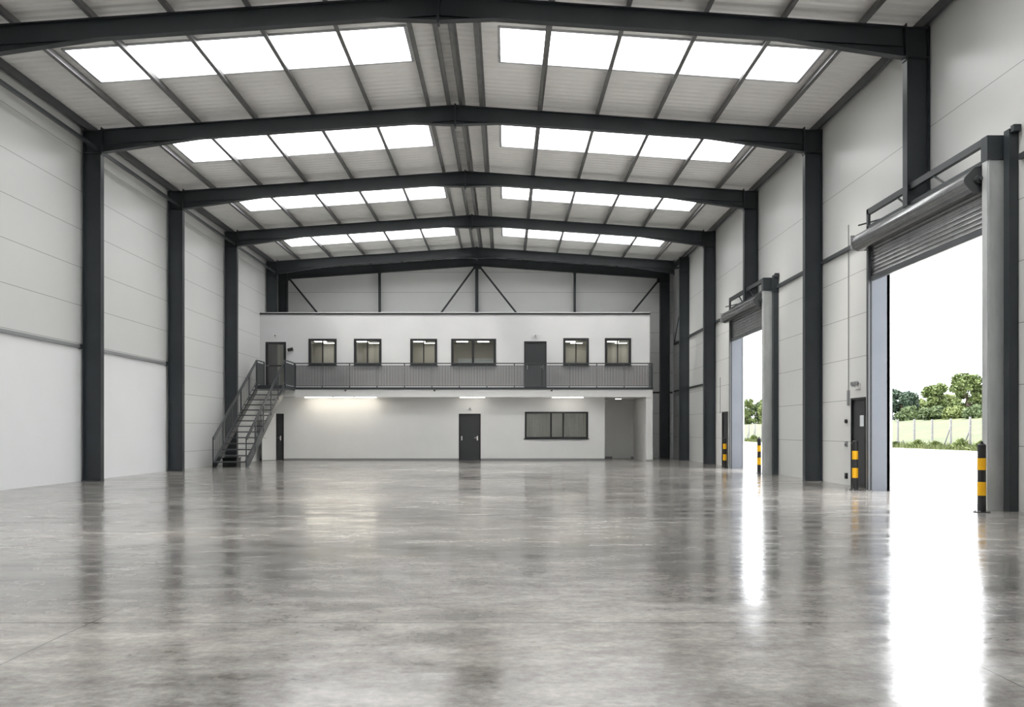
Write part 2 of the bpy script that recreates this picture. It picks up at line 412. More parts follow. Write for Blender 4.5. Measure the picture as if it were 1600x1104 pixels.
# ------------------------------------------------------------------ rafters
def rafter(y, sd, oe, label, haunch=True, group='anthracite roof rafters', depth=.40):
    t = thing('roof_rafter', label, 'roof beam', (RX + sd * oe / 2, y, ztop(RX + sd * oe / 2) - .4), group)
    X = lambda o_: RX + sd * o_
    zt = lambda o_: RZ - SL * o_
    fw = .18; tf = .018
    if haunch: bot = [(0, 9.355), (1.1, zt(1.1) - depth), (6.7, zt(6.7) - depth), (oe, zt(oe) - .60)]
    else: bot = [(0, zt(0) - depth), (oe, zt(oe) - depth)]
    top = [(0, zt(0)), (oe, zt(oe))]
    poly = [(X(o_), z) for o_, z in bot] + [(X(o_), z) for o_, z in reversed(top)]
    MB().prism_y(poly, y - .006, y + .006).build('web', M['steel'], t)
    def strip(pts, up):
        mb = MB()
        for (oa, za), (ob, zb) in zip(pts, pts[1:]):
            mb.add([(X(o_), yy, z + e) for yy in (y - fw / 2, y + fw / 2) for (o_, z, e) in ((oa, za, 0), (ob, zb, 0), (ob, zb, up * tf), (oa, za, up * tf))],
                   [(0, 1, 2, 3), (7, 6, 5, 4), (0, 4, 5, 1), (1, 5, 6, 2), (2, 6, 7, 3), (3, 7, 4, 0)])
        return mb
    strip(top, -1).build('top_flange', M['steel'], t)
    strip(bot, 1).build('bottom_flange', M['steel'], t)
    if haunch:   # inner flange lines of the rolled section above the haunch plates
        a = [(6.7, zt(6.7) - depth), (oe, zt(oe) - depth + .02)]; b = [(0, zt(0) - depth), (1.1, zt(1.1) - depth)]
        for seg in (a, b):
            (oa, za), (ob, zb) = seg; h = MB()
            h.add([(X(o_), yy, z + e) for yy in (y - .05, y + .05) for (o_, z, e) in ((oa, za, 0), (ob, zb, 0), (ob, zb, .012), (oa, za, .012))],
                  [(0, 1, 2, 3), (7, 6, 5, 4), (0, 4, 5, 1), (1, 5, 6, 2), (2, 6, 7, 3), (3, 7, 4, 0)])
            h.build('haunch_rib', M['steel'], t)
        MB().box(X(0), X(.022), y - .1, y + .1, 9.30, RZ + .03).build('end_plate', M['steel'], t)
        MB().box(X(oe), X(oe - .022), y - .1, y + .1, zt(oe) - .66, zt(oe) + .05).build('end_plate', M['steel'], t)
    return t
for i in range(8):
    for sd, oe in ((-1, RX + 10.6), (1, 7.87 - RX)):
        nm = 'left' if sd < 0 else 'right'
        if i < 3: rafter(FR[i], sd, oe, 'dark steel rafter overhead, outside the frame', group='rafters outside the frame')
        else: rafter(FR[i], sd, oe, '%s half of the %s dark steel roof rafter%s' % (nm, {3: 'nearest', 4: 'second nearest', 5: 'third nearest', 6: 'fourth nearest', 7: 'farthest full-depth'}[i],
                     {3: ', cut by the top of the picture', 4: '', 5: '', 6: '', 7: ' above the office block'}[i]))
for sd, oe in ((-1, RX + 10.7), (1, 7.62 - RX)):
    rafter(GY - .1, sd, oe, '%s half of the slim gable rafter against the grey gable wall' % ('left' if sd < 0 else 'right'), False, depth=.42)

# eave strut linking the farthest right column to its rafter
t = thing('eave_strut', 'short dark strut joining the farthest rafter to the right wall column', 'strut', (8.0, 41.4, 8.9))
MB().bar((7.95, 40.98, 9.08), (7.83, 42.0, 9.03), .12, .16).build('bar', M['steel'], t)
MB().bar((8.0, 40.98, 8.75), (7.83, 42.0, 8.9), .08, .08).build('brace', M['steel'], t)

# ------------------------------------------------------------------ purlins
offs = [(.19, 'ridge'), (.73, 'first from the ridge pair'), (2.25, 'second from the ridge pair'), (3.77, 'third from the ridge pair'),
        (5.30, 'fourth from the ridge pair'), (6.83, 'fifth from the ridge pair'), (8.38, 'sixth from the ridge pair')]
for sd in (-1, 1):
    for o_, nm in offs:
        X = RX + sd * o_; z = ztop(X); sdn = 'left' if sd < 0 else 'right'
        mb = MB(); mb.box(X - .004, X + .004, YF, YB, z, z + .2)
        mb.box(X, X - sd * .085, YF, YB, z, z + .004)
        mb.box(X, X + sd * .065, YF, YB, z + .196, z + .2)
        mb.box(X - sd * .085, X - sd * .081, YF, YB, z, z + .02)
        mb.build('roof_purlin', M['purlin'])
        ob = bpy.context.scene.collection.objects[-1]
        lab = ('%s one of the close pair of long metal purlins along the ridge' % sdn) if o_ < .5 else 'long metal purlin under the %s roof slope, %s' % (sdn, nm)
        tag(ob, lab, 'purlin', 'roof purlins running the length of the hall')
        # cleats where the purlin sits on each rafter in view
    Xe = -10.98 if sd < 0 else 8.22
    mb = MB().box(Xe - .035, Xe + .035, YF, YB, ztop(Xe) + .012, ztop(Xe) + .21)
    tag(mb.build('eaves_beam', M['rail']), 'long dark eaves beam where the roof meets the top of the %s wall' % ('left' if sd < 0 else 'right'), 'beam')

# side ties between the left columns
for i in range(3, 7):
    t = tag(MB().box(-10.74, -10.66, FR[i] + .012 - (0 if i > 3 else 6), FR[i + 1] - .012, 8.67, 8.75).build('eaves_tie', M['rail']),
            {3: 'dark steel tie under the left eaves, nearest stretch', 4: 'dark steel tie under the left eaves between the two widest left columns',
             5: 'dark steel tie under the left eaves, second stretch from the far end', 6: 'dark steel tie under the left eaves, farthest and shortest looking stretch'}[i], 'tie beam', 'ties under the left eaves')
# grey rails on the left wall
for a, b, nm in ((11.9, 23.6, 'left of the widest left column'), (23.9, 29.6, 'between the two widest left columns')):
    t = thing('wall_rail', 'thin grey rail low on the left wall, %s' % nm, 'rail', (XL, (a + b) / 2, 3.5), 'grey rails on the left wall')
    MB().box(XL, XL + .05, a, b, 3.50, 3.57).build('channel', M['trim'], t)
    MB().box(XL, XL + .07, a, b, 3.48, 3.50).build('drip_lip', M['trim'], t)
    MB().box(XL, XL + .08, b - .05, b + .03, 3.46, 3.58).build('end_bracket', M['steel'], t)
# white edge beads beside the columns
for i, (a, b, z, nm) in enumerate(((20.0, 20.0, 0, ''),)): pass
# dark rails on the right wall
def rrail(a, b, z, lab, h=.09, m='rail'):
    tag(MB().box(XR - .07, XR, a, b, z - h / 2, z + h / 2).build('wall_rail', M[m]), lab, 'rail', 'dark rails on the right wall')
rrail(8, 14.55, 5.72, 'dark horizontal rail on the right wall at the right picture edge')
rrail(19.92, 23.64, 5.72, 'dark horizontal rail on the right wall between the nearer shutter and the wide column')
rrail(23.88, 27.5, 5.72, 'dark horizontal rail on the right wall between the wide column and the farther shutter')
rrail(32.1, 35.64, 5.62, 'short dark rail stub left of the farther shutter drum')
rrail(35.88, 40.78, 5.6, 'upper dark rail on the right wall between the two far columns')
rrail(41.02, 44.2, 5.6, 'upper dark rail in the far right corner bay')
rrail(35.88, 40.78, 3.28, 'lower grey rail on the right wall between the two far columns', .06)
rrail(41.02, 44.2, 3.28, 'lower grey rail in the far right corner bay', .06)
tag(MB().box(6.6, 8.3, YB - .06, YB, 3.2, 3.28).build('wall_rail', M['rail']), 'short dark rail on the gable wall right of the office block', 'rail')
tag(MB().bar((8.32, 41.05, 8.85), (8.32, 44.3, 5.7), .035, .03).build('brace_rod', M['rail']), 'thin diagonal brace in the far right corner bay of the side wall', 'brace')
# gable bracing
def brace(x0, y0, x1, y1, lab):
    a = at(x0, y0, GY - .13); b = at(x1, y1, GY - .13); d = ((b[0] - a[0]), (b[1] - a[1])); k = 1.5
    t = thing('gable_brace', lab, 'brace', (a[0], GY - .13, a[1]), 'diagonal braces on the gable')
    e = (a[0] + d[0] * k, a[1] + d[1] * k)
    MB().bar((a[0], GY - .15, a[1]), (e[0], GY - .15, e[1]), .09, .03, (0, 1, 0)).build('rod', M['steel'], t)
    MB().box(a[0] - .08, a[0] + .08, GY - .145, GY - .125, a[1] - .1, a[1] + .1).build('gusset', M['steel'], t)
brace(742, 417, 689, 489, 'dark diagonal brace falling left from the middle gable post')
brace(750, 417, 807, 489, 'dark diagonal brace falling right from the middle gable post')
brace(452, 435, 497, 490, 'dark diagonal brace falling from the left corner of the gable')
brace(1029, 438, 988, 488, 'dark diagonal brace falling from the right corner of the gable')

# ------------------------------------------------------------------ roller shutters
def shutter(y0, y1, xin, zb, zr, zc, where, spread=0.0):
    """y0 near jamb, y1 far jamb"""
    t = thing('roller_shutter', 'part-raised grey slatted roller shutter on %s' % where, 'roller shutter', (xin, (y0 + y1) / 2, 0), 'roller shutters on the right wall')
    zt = zc + .40
    # near post: galvanised box facing the hall; dark box on top
    g = MB().box(xin, XR - .03, y0 - .16, y0 - .001, .02, zc); g.box(xin + .02, xin + .05, y0 - .175, y0 - .16, 0.02, zc)
    g.box(XR - .09, XR - .06, y0 - .172, y0 - .16, .02, zc)
    gp = g.build('guide_post', M['galv'], t)
    MB().box(xin - .02, XR - .01, y0 - .19, y0 + .02, 0, .02).build('foot_plate', M['galv'], gp)
    MB().box(xin - .01, XR - .03, y0 - .18, y0 + .02, zc, zt).build('head_box', M['steel'], t)
    MB().box(XR - .16, XR - .01, y0 - .36, y0 - .20, 0, zt + .05).build('back_post', M['steel'], t)
    # far post
    f = MB().box(xin, xin + .05, y1 + .001, y1 + .10, .02, zt); f.box(xin + .065, xin + .085, y1 - .01, y1 + .1, 0.02, zc)
    f.build('guide_post', M['midsteel'], t)
    MB().box(xin + .09, XR + .1, y1 + .0, y1 + .02, 0, zc).build('reveal_panel', M['reveal'], t)
    MB().box(XR + .05, XR + .1, y1 - .035, y1 + .0, 0, zc).build('outer_stop', M['galv'], t)
    MB().box(xin + .05, XR + .1, y0 - .02, y0 + .0, 0, zc).build('reveal_panel', M['reveal'], t)
    # header rails
    for z, h in ((zt - .06, .12), (zc - .0, .07)):
        MB().box(xin, xin + .08, y0, y1 + .1, z - h / 2, z + h / 2).build('header_rail', M['steel'] if h < .1 else M['rail'], t)
    for yy in (y0 + (y1 - y0) * .33, y0 + (y1 - y0) * .66):
        MB().bar((xin + .04, yy - .25, zc), (xin + .04, yy + .25, zt - .1), .03, .03).build('header_brace', M['rail'], t)
    MB().box(xin + .12, XR, y0, y1, zr + .05, zr + .12).build('lintel', M['steel'], t)
    # drum of wound slats
    r = .19; n = 40; mb = MB(); xc = xin - .02; vs = []
    ya, yb = y0 + .12, y1 + .42
    for yy in (ya, yb):
        for i in range(n):
            a = 2 * math.pi * i / n; rr = r * (1 + (.018 if i % 4 < 2 else -.018)); vs.append((xc + rr * math.cos(a), yy, zr + rr * math.sin(a)))
    mb.add(vs, [(i, i + n, (i + 1) % n + n, (i + 1) % n) for i in range(n)]); mb.add(vs, [tuple(range(n)), tuple(range(2 * n - 1, n - 1, -1))])
    mb.build('drum', M['slat'], t)
    # near end plate: lobed bracket with shaft and motor
    e = MB(); pl = []
    for i in range(24):
        a = 2 * math.pi * i / 24; rr = r * (1.10 + .10 * math.cos(4 * a)); pl.append((xc + rr * math.cos(a), zr + rr * math.sin(a)))
    e.prism_y(pl, ya - .03, ya - .002); e.box(xc, xin + .22, ya - .028, ya - .004, zr - .15, zr + .17)
    ep = e.build('end_plate', M['midsteel'], t)
    MB().tube((xc, ya - .10, zr), (xc, ya - .03, zr), .07, 16).tube((xc, ya - .15, zr), (xc, ya - .1, zr), .03, 12).build('shaft', M['rail'], ep)
    MB().box(xc + .1, xc + .3, ya - .13, ya - .03, zr - .12, zr + .12).build('motor', M['trim'], t)
    f = MB().box(xc - .2, xc + .2, yb + .002, yb + .02, zr - .17, zr + .17).build('end_plate', M['galv'], t)
    MB().tube((xc, yb + .02, zr), (xc, yb + .34, zr), .045, 12).build('shaft', M['rail'], f)
    # curtain of slats
    mb = MB(); z = zb + .1; xcv = xin + .075; sec = []
    while z < zr:
        for k in range(5): sec.append((xcv - .012 * math.sin(math.pi * k / 4), z + .085 * k / 5))
        z += .085
    vs = [(x, yy, z) for yy in (y0 - .02, y1 + .01) for x, z in sec]; n = len(sec)
    mb.add(vs, [(i, i + 1, i + n + 1, i + n) for i in range(n - 1)])
    vs = [(x + .02, yy, z) for yy in (y0 - .02, y1 + .01) for x, z in sec]
    mb.add(vs, [(i, i + n, i + n + 1, i + 1) for i in range(n - 1)])
    mb.build('curtain', M['slat'], t)
    MB().box(xcv - .025, xcv + .03, y0, y1, zb, zb + .11).build('bottom_bar', M['rail'], t)
    # projecting bolts above the far end
    MB().tube((xin - .02, y1 + .5, zt - .25), (XR - .02, y1 + .12, zt - .18), .018, 8).build('stay_rod', M['rail'], t)
    MB().box(XR - .14, XR - .02, y0 - .46, y0 - .36, zt - .02, zt + .09).build('corner_bracket', M['steel'], t)
    return t
shutter(15.0, 19.7, 7.93, 4.58, 5.50, 5.76, 'the nearer, larger-looking door opening of the right wall')
shutter(27.85, 31.85, 7.93, 4.47, 5.36, 5.62, 'the farther, smaller-looking door opening of the right wall')

# ------------------------------------------------------------------ side doors in the right wall
def side_door(pd, n, lab):
    y0, y1, _, z1 = pd
    t = thing('door_%d' % n, lab, 'door', (XR, (y0 + y1) / 2, 0)); t['kind'] = 'structure'
    MB().box(XR + .03, XR + .08, y0 + .05, y1 - .05, .01, z1 - .05).build('leaf', M['door'], t)
    f = MB().box(XR - .02, XR + .1, y0, y0 + .05, 0, z1).box(XR - .02, XR + .1, y1 - .05, y1, 0, z1).box(XR - .02, XR + .1, y0 + .05, y1 - .05, z1 - .05, z1).box(XR + .02, XR + .1, y0 + .05, y1 - .05, -.02, .012)
    f.build('frame', M['black'] if n == 1 else M['black'], t)
    h = MB().tube((XR + .03, y1 - .12, 1.02), (XR - .05, y1 - .12, 1.02), .012, 8).tube((XR - .05, y1 - .12, 1.02), (XR - .05, y1 - .26, 1.02), .012, 8)
    h.box(XR + .022, XR + .03, y1 - .15, y1 - .09, .9, 1.12); h.build('handle', M['chrome'], t)
    if n == 1:
        MB().box(XR + .026, XR + .03, y0 + .2, y0 + .42, 1.42, 1.68).build('notice', M['paper'], t)
    return t
side_door(PD1, 1, 'dark single door with a white notice, left of the nearer shutter opening')
side_door(PD2, 2, 'dark single door seen edge-on, left of the farther shutter opening')

# fittings near the first side door
t = thing('emergency_light', 'small white twin-head emergency lamp above the dark side door on the right wall', 'lamp', (XR, 21.3, 2.36))
MB().box(XR - .05, XR, 21.14, 21.46, 2.30, 2.42).build('housing', M['white'], t)
for yy in (21.2, 21.4):
    MB().tube((XR - .05, yy, 2.44), (XR - .12, yy - .02, 2.42), .045, 14, .06).build('lamp_head', M['trim'], t)
for z, h, nm in ((1.5, .10, 'upper round black switch'), (.93, .13, 'middle grey switch box'), (.15, .14, 'low dark socket')):
    t = thing('wall_switch', '%s on the right wall beside the dark side door' % nm, 'switch', (XR, 22.0, z))
    if z > 1.2: MB().tube((XR, 22.0, z + .05), (XR - .05, 22.0, z + .05), .05, 14).build('body', M['black'], t)
    else: MB().box(XR - .04, XR, 21.95, 22.06, z, z + h).build('body', M['trim'] if z > .5 else M['black'], t)
    MB().box(XR - .055, XR - .04, 21.98, 22.02, z + .03, z + .07).build('button', M['steel'], t)
t = thing('cable_conduit', 'thin grey vertical conduit on the right wall left of the nearer shutter', 'conduit', (XR, 21.86, 2.0))
MB().tube((XR - .02, 21.86, 1.95), (XR - .02, 21.86, 6.3), .012, 8).build('pipe', M['trim'], t)
MB().box(XR - .045, XR, 21.82, 21.90, 1.93, 2.3).build('junction_box', M['trim'], t)
tag(MB().tube((XR - .02, 34.9, 2.0), (XR - .02, 34.9, 3.4), .012, 8).build('cable_conduit', M['trim']), 'thin grey vertical conduit on the right wall left of the farther shutter', 'conduit')

# ------------------------------------------------------------------ bollards
def bollard():
    t = thing('bollard', '', 'bollard', (0, 0, 0), 'black and yellow bollards at the shutter doors'); r = .0625
    MB().tube((0, 0, .012), (0, 0, 1.08), r, 28).build('post', M['bblack'], t)
    for a, b in ((.27, .49), (.68, .87)): MB().tube((0, 0, a), (0, 0, b), r + .0025, 28).build('yellow_band', M['yellow'], t)
    MB().tube((0, 0, 1.08), (0, 0, 1.105), r, 28, r * .55).tube((0, 0, 1.105), (0, 0, 1.135), .022, 14).build('cap', M['bblack'], t)
    b = MB().tube((0, 0, 0), (0, 0, .012), .125, 28); bp = b.build('base_plate', M['bblack'], t)
    bo = MB()
    for k in range(4):
        a = math.pi / 4 + k * math.pi / 2; bo.tube((.098 * math.cos(a), .098 * math.sin(a), .012), (.098 * math.cos(a), .098 * math.sin(a), .03), .012, 6)
    bo.build('bolts', M['chrome'], bp)
    return t
b0 = bollard()
for k, (x, y, lab) in enumerate(((7.66, 14.5, 'largest black and yellow bollard, at the near jamb of the nearer shutter'),
                                 (7.80, 20.1, 'black and yellow bollard in front of the dark side door'),
                                 (7.93, 28.15, 'black and yellow bollard at the near jamb of the farther shutter'),
                                 (7.88, 32.35, 'black and yellow bollard left of the farther shutter opening, farthest away'))):
    o = b0 if k == 0 else copy_tree(b0)
    o.location = (x, y, 0); o['label'] = lab

# ------------------------------------------------------------------ office block
YW = 41.0; YD = 40.2; ZD = 3.28; XO = 6.58     # wall plane, deck edge, deck level, right end
def W(x): return (x - VX) * YW / F
def Wz(y): return HC + (VY - y) * YW / F
wins = [(482, 526, 529, 571, [504], 'first window from the left'), (553, 596, 529, 571, [574], 'second window from the left'),
        (641, 683, 529, 571, [662], 'third window from the left'), (705, 775, 529, 571, [739], 'wide window in the middle'),
        (880, 920, 528, 571, [900], 'window just right of the dark upper door'), (945, 986, 528, 571, [965], 'rightmost window')]
doorU = (W(819), W(854), ZD, Wz(533)); doorL = (W(415), W(447), ZD, Wz(534))
uh = [(W(a), W(b), Wz(d), Wz(c)) for a, b, c, d, *_ in wins] + [doorU, doorL]
struct(holes_wall(MB(), 'y', YW, YW + .15, XL, XO, ZD, 6.62, uh).build('wall_office_upper', M['plaster_dim']))
winG = (W(820), W(919), Wz(685), Wz(643)); doorG = (W(717), W(751), 0, Wz(646)); doorS = (W(431), W(443.5), 0, Wz(646))
XA = W(945)
struct(holes_wall(MB(), 'y', YW, YW + .15, XL, XA, 0, 2.88, [winG, doorG, doorS]).build('wall_office_lower', M['plaster']))
struct(MB().box(6.29, XO, YD, YB - .52, 0, ZD - .13).build('wall_office_right_lower', M['plaster']))
struct(MB().box(XO - .12, XO, YW + .15, YB - .52, ZD, 6.62).build('wall_office_right_upper', M['plaster']))
struct(MB().box(XA - .12, XA, YW + .15, YB - .62, 0, 2.88).build('wall_alcove_left', M['plaster']))
struct(MB().box(XL, 6.29, YB - .62, YB - .52, 0, 2.88).build('wall_office_back_lower', M['plaster']))
struct(MB().box(XL, XO - .12, YB - .62, YB - .52, ZD, 6.5).build('wall_office_back_upper', M['beige']))
struct(MB().box(XL, XO, YW, YB - .52, 6.62, 6.72).build('office_roof', M['plaster']))
tag(MB().box(XL, XO + .02, YW - .03, YW + .12, 6.62 + .0, 6.69).build('roof_coping', M['black']), 'thin black coping along the top edge of the white office block', 'coping')
# deck with dark edge channel and white fascia below
sl = MB().box(XL, XO, YD + .02, YB - .52, 2.88, ZD - .01); struct(sl.build('floor_gallery', M['plaster']))
SX0, SX1 = -10.56, -9.36      # stair width
LY = 38.4
struct(MB().box(XL + .5, SX1, LY + .02, YD + .02, ZD - .14, ZD - .01).build('floor_landing', M['trim']))
struct(MB().box(SX1, XO, YD - .02, YD + .02, 2.84, ZD - .10).build('trim_fascia', M['plaster']))
struct(MB().box(SX1 - .0, XO + .01, YD - .06, YD + .02, ZD - .10, ZD).build('trim_deck_edge', M['steel']))
struct(MB().box(XL + .5, SX1, LY - .02, LY + .02, ZD - .16, ZD).box(SX1 - .02, SX1 + .02, LY + .02, YD - .06, ZD - .16, ZD).build('trim_landing_edge', M['steel']))
# skirting
def sk(n, x0, x1, y): struct(MB().box(x0, x1, y - .015, y, 0, .09).build(n, M['skirt']))
sk('baseboard_front', doorS[1], doorG[0], YW); sk('baseboard_front', doorG[1], XA, YW); sk('baseboard_front', XL, W(415), YW)
sk('baseboard_alcove', XA, 6.29, YB - .62)
struct(MB().box(6.28, XO + .005, YD - .01, YD, 0, .06).build('baseboard_post', M['skirt']))

# office rooms behind the glass
for x in (W(540), W(618), W(690), W(797), W(932)):
    struct(MB().box(x - .05, x + .05, YW + .15, YB - .62, ZD, 6.5).build('wall_partition', M['beige']))
for x in (W(700), W(780)):
    struct(MB().box(x - .05, x + .05, YW + .15, YB - .62, 0, 2.88).build('wall_partition', M['beige']))
struct(MB().box(XL, XO - .12, YW + .15, YB - .5, 5.6, 5.65).build('ceiling_office', M['plaster']))
k = 0
for px, row in ((500, 0), (510, 1), (566, 0), (582, 1), (655, 0), (668, 1), (722, 0), (755, 0), (892, 0), (903, 1), (958, 0), (974, 1)):
    x = W(px) * 1.04; y = 42.75 + row * .75
    near = min((abs(px - (w_[0] + w_[1]) / 2), w_[5]) for w_ in wins)[1]
    t = thing('office_light', '%s glowing ceiling light behind the upper floor %s' % ('deeper' if row else 'nearer', near if px != 755 else near + ', right pane'), 'ceiling light', (x, y, 5.6), 'ceiling lights inside the upper offices')
    MB().box(x - .3, x + .3, y - .16, y + .16, 5.57, 5.6).build('housing', M['white'], t)
    MB().box(x - .27, x + .27, y - .13, y + .13, 5.56, 5.57).build('diffuser', M['panel_light'], t)
for px in (835, 895, 850):
    pass
for px, nm in ((842, 'left'), (900, 'right')):
    x = W(px) * 1.03; t = thing('office_light', 'glowing ceiling light behind the %s pane of the lower office window' % nm, 'ceiling light', (x, 42.6, 2.88))
    MB().box(x - .3, x + .3, 42.45, 42.75, 2.85, 2.88).build('housing', M['white'], t); MB().box(x - .27, x + .27, 42.48, 42.72, 2.84, 2.85).build('diffuser', M['panel_light'], t)

def window(n, x0, x1, z0, z1, muls, lab, fw=.11, sill=True):
    t = thing('window_%d' % n, lab, 'window', ((x0 + x1) / 2, YW, z0)); t['kind'] = 'structure'
    f = MB(); y0, y1 = YW - .02, YW + .1
    f.box(x0, x0 + fw, y0, y1, z0, z1).box(x1 - fw, x1, y0, y1, z0, z1).box(x0 + fw, x1 - fw, y0, y1, z0, z0 + fw).box(x0 + fw, x1 - fw, y0, y1, z1 - fw * .9, z1)
    for m_, mw in muls: f.box(m_ - mw / 2, m_ + mw / 2, y0, y1, z0 + fw, z1 - fw * .9)
    f.build('frame', M['black'], t)
    xs = [x0 + fw] + [v for m_, mw in muls for v in (m_ - mw / 2, m_ + mw / 2)] + [x1 - fw]
    for a, b in zip(xs[::2], xs[1::2]): MB().box(a, b, YW + .04, YW + .05, z0 + fw, z1 - fw * .9).build('pane', M['glass'], t)
    MB().box(x0 - .04, x1 + .04, YW - .07, YW + .0, z0 - .03, z0 + .01).build('sill', M['black'], t)
    return t
for i, (a, b, c, d, ms, nm) in enumerate(wins):
    window(i + 1, W(a), W(b), Wz(d), Wz(c), [(W(m_), .10 if nm.startswith('wide') else .045) for m_ in ms],
           'black framed two-pane window on the upper floor, %s' % nm)
x0, x1, z0, z1 = winG
t = window(7, x0, x1, z0, z1, [(W(861), .07), (W(880), .07)], 'wide black framed window of three panes on the ground floor beside the alcove', fw=.08)
# white blinds-box between the two sashes
def vblind(x0, x1, z0, z1, lab):
    t = thing('vertical_blind', lab, 'blind', ((x0 + x1) / 2, YW + .3, z0))
    n = int((x1 - x0) / .09)
    mb = MB()
    for k in range(n):
        x = x0 + (k + .5) * (x1 - x0) / n; a = .9 + .25 * math.sin(k * 1.3)
        dx, dy = .04 * math.cos(a), .04 * math.sin(a)
        mb.add([(x - dx, YW + .3 - dy, z0), (x + dx, YW + .3 + dy, z0), (x + dx, YW + .3 + dy, z1), (x - dx, YW + .3 - dy, z1)], [(0, 1, 2, 3)])
    mb.build('slats', M['beige'], t); MB().box(x0, x1, YW + .15, YW + .33, z1, z1 + .04).build('head_rail', M['white'], t)
vblind(W(822), W(860), winG[2] - .1, winG[3] + .05, 'pale vertical blind behind the left pane of the ground floor window')
vblind(W(881), W(918), winG[2] - .1, winG[3] + .05, 'pale vertical blind behind the right pane of the ground floor window')

# doors of the office block
def front_door(n, x0, x1, z0, z1, lab, glazed=False, two=False, z_h=1.02):
    t = thing('door_%d' % n, lab, 'door', ((x0 + x1) / 2, YW, z0)); t['kind'] = 'structure'; fw = .05 if not glazed else .11
    f = MB().box(x0, x0 + fw, YW - .02, YW + .12, z0, z1).box(x1 - fw, x1, YW - .02, YW + .12, z0, z1).box(x0 + fw, x1 - fw, YW - .02, YW + .12, z1 - fw, z1)
    f.build('frame', M['black'], t)
    if glazed:
        l = MB().box(x0 + fw, x1 - fw, YW + .03, YW + .08, z0 + .98, z0 + 1.05).box(x0 + fw, x1 - fw, YW + .03, YW + .08, z0, z0 + .12)
        l.build('leaf', M['black'], t)
        for a, b in ((z0 + .12, z0 + .98), (z0 + 1.05, z1 - fw)): MB().box(x0 + fw, x1 - fw, YW + .05, YW + .06, a, b).build('pane', M['glass'], t)
    else:
        MB().box(x0 + fw, x1 - fw, YW + .02, YW + .07, z0 + .01, z1 - fw).build('leaf', M['door'], t)
    hs = [(x1 - fw - .1, -1)] if not glazed else [(x0 + fw * .5, 1)]
    if two: hs.append((x0 + fw + .08, 0))
    for xh, dr in hs:
        h = MB().box(xh - .03, xh + .03, YW + .0, YW + .02, z0 + z_h - .11, z0 + z_h + .09)
        h.tube((xh, YW + .0, z0 + z_h), (xh, YW - .06, z0 + z_h), .012, 8)
        if dr: h.tube((xh, YW - .05, z0 + z_h), (xh + dr * .13, YW - .05, z0 + z_h), .013, 8)
        h.build('handle', M['chrome'], t)
    return t
front_door(3, *doorG[:2], 0, doorG[3], 'dark grey single door in the middle of the white ground floor wall', two=True)
front_door(4, *doorU[:2], ZD, doorU[3], 'dark grey door on the upper floor opening onto the gallery', two=True, z_h=.95)
front_door(5, *doorL[:2], ZD, doorL[3], 'black framed glazed door at the top of the stairs', glazed=True)
front_door(6, *doorS[:2], 0, doorS[3], 'narrow dark doorway under the stair landing at left')
t = thing('open_door_leaf', 'white door leaf standing open beside the narrow dark doorway under the stairs', 'door', (W(424), 40.9, 0))
a, b = (W(415.5), 40.35), (W(431.3), 40.96)
MB().bar((a[0], a[1], 1.08), (b[0], b[1], 1.08), .04, 2.12).build('leaf', M['white'], t)
MB().bar((a[0] + .06, a[1] - .03, 1.02), (a[0] + .16, a[1] + .0, 1.02), .02, .02).build('handle', M['chrome'], t)
# white door in the alcove
t = thing('door_7', 'plain white door set in the back wall of the alcove at right', 'door', (5.7, YB - .62, 0)); t['kind'] = 'structure'
MB().box(5.25, 6.15, YB - .65, YB - .62, .01, 2.08).build('leaf', M['white'], t)
MB().box(5.98, 6.08, YB - .69, YB - .65, 1.0, 1.03).build('handle', M['chrome'], t)

# small fittings on the office front
def fitting(px, py, nm, lab, cat, m='white', r=.08):
    x, z = W(px), Wz(py); t = thing(nm, lab, cat, (x, YW, z))
    MB().box(x - r, x + r, YW - .05, YW, z - r * .8, z + r * .8).build('housing', M[m], t)
    MB().tube((x, YW - .05, z), (x, YW - .09, z), r * .55, 14, r * .4).build('lens', M['trim'] if m == 'white' else M['black'], t)
fitting(734, 638, 'emergency_light', 'small white lamp above the dark ground floor door', 'lamp')
fitting(836, 524, 'emergency_light', 'small white lamp above the dark upper door', 'lamp')
fitting(430, 524, 'emergency_light', 'small white lamp above the glazed upper door at left', 'lamp')
x, z = W(455), Wz(546); t = thing('security_camera', 'small black camera on the white wall right of the glazed upper door', 'camera', (x, YW, z))
MB().box(x - .04, x + .04, YW - .08, YW, z - .05, z + .05).build('bracket', M['black'], t)
MB().tube((x - .13, YW - .12, z - .03), (x + .10, YW - .09, z + .03), .075, 14).build('body', M['black'], t)
x = W(452); z = Wz(675); t = thing('light_switch', 'small white switch on the ground floor wall near the stairs', 'switch', (x, YW, z))
MB().box(x - .04, x + .04, YW - .015, YW, z - .04, z + .04).build('plate', M['white'], t)
for px, nm in ((540, 'first small dark sensor from the left'), (679, 'middle small dark sensor'), (862, 'right small dark sensor')):
    x = (px - VX) * YD / F
    tag(MB().tube((x, YD - .04, 3.155), (x, YD - .04, 3.10), .045, 12, .03).build('deck_sensor', M['black']), nm + ' hanging below the gallery edge', 'sensor', 'sensors below the gallery edge')
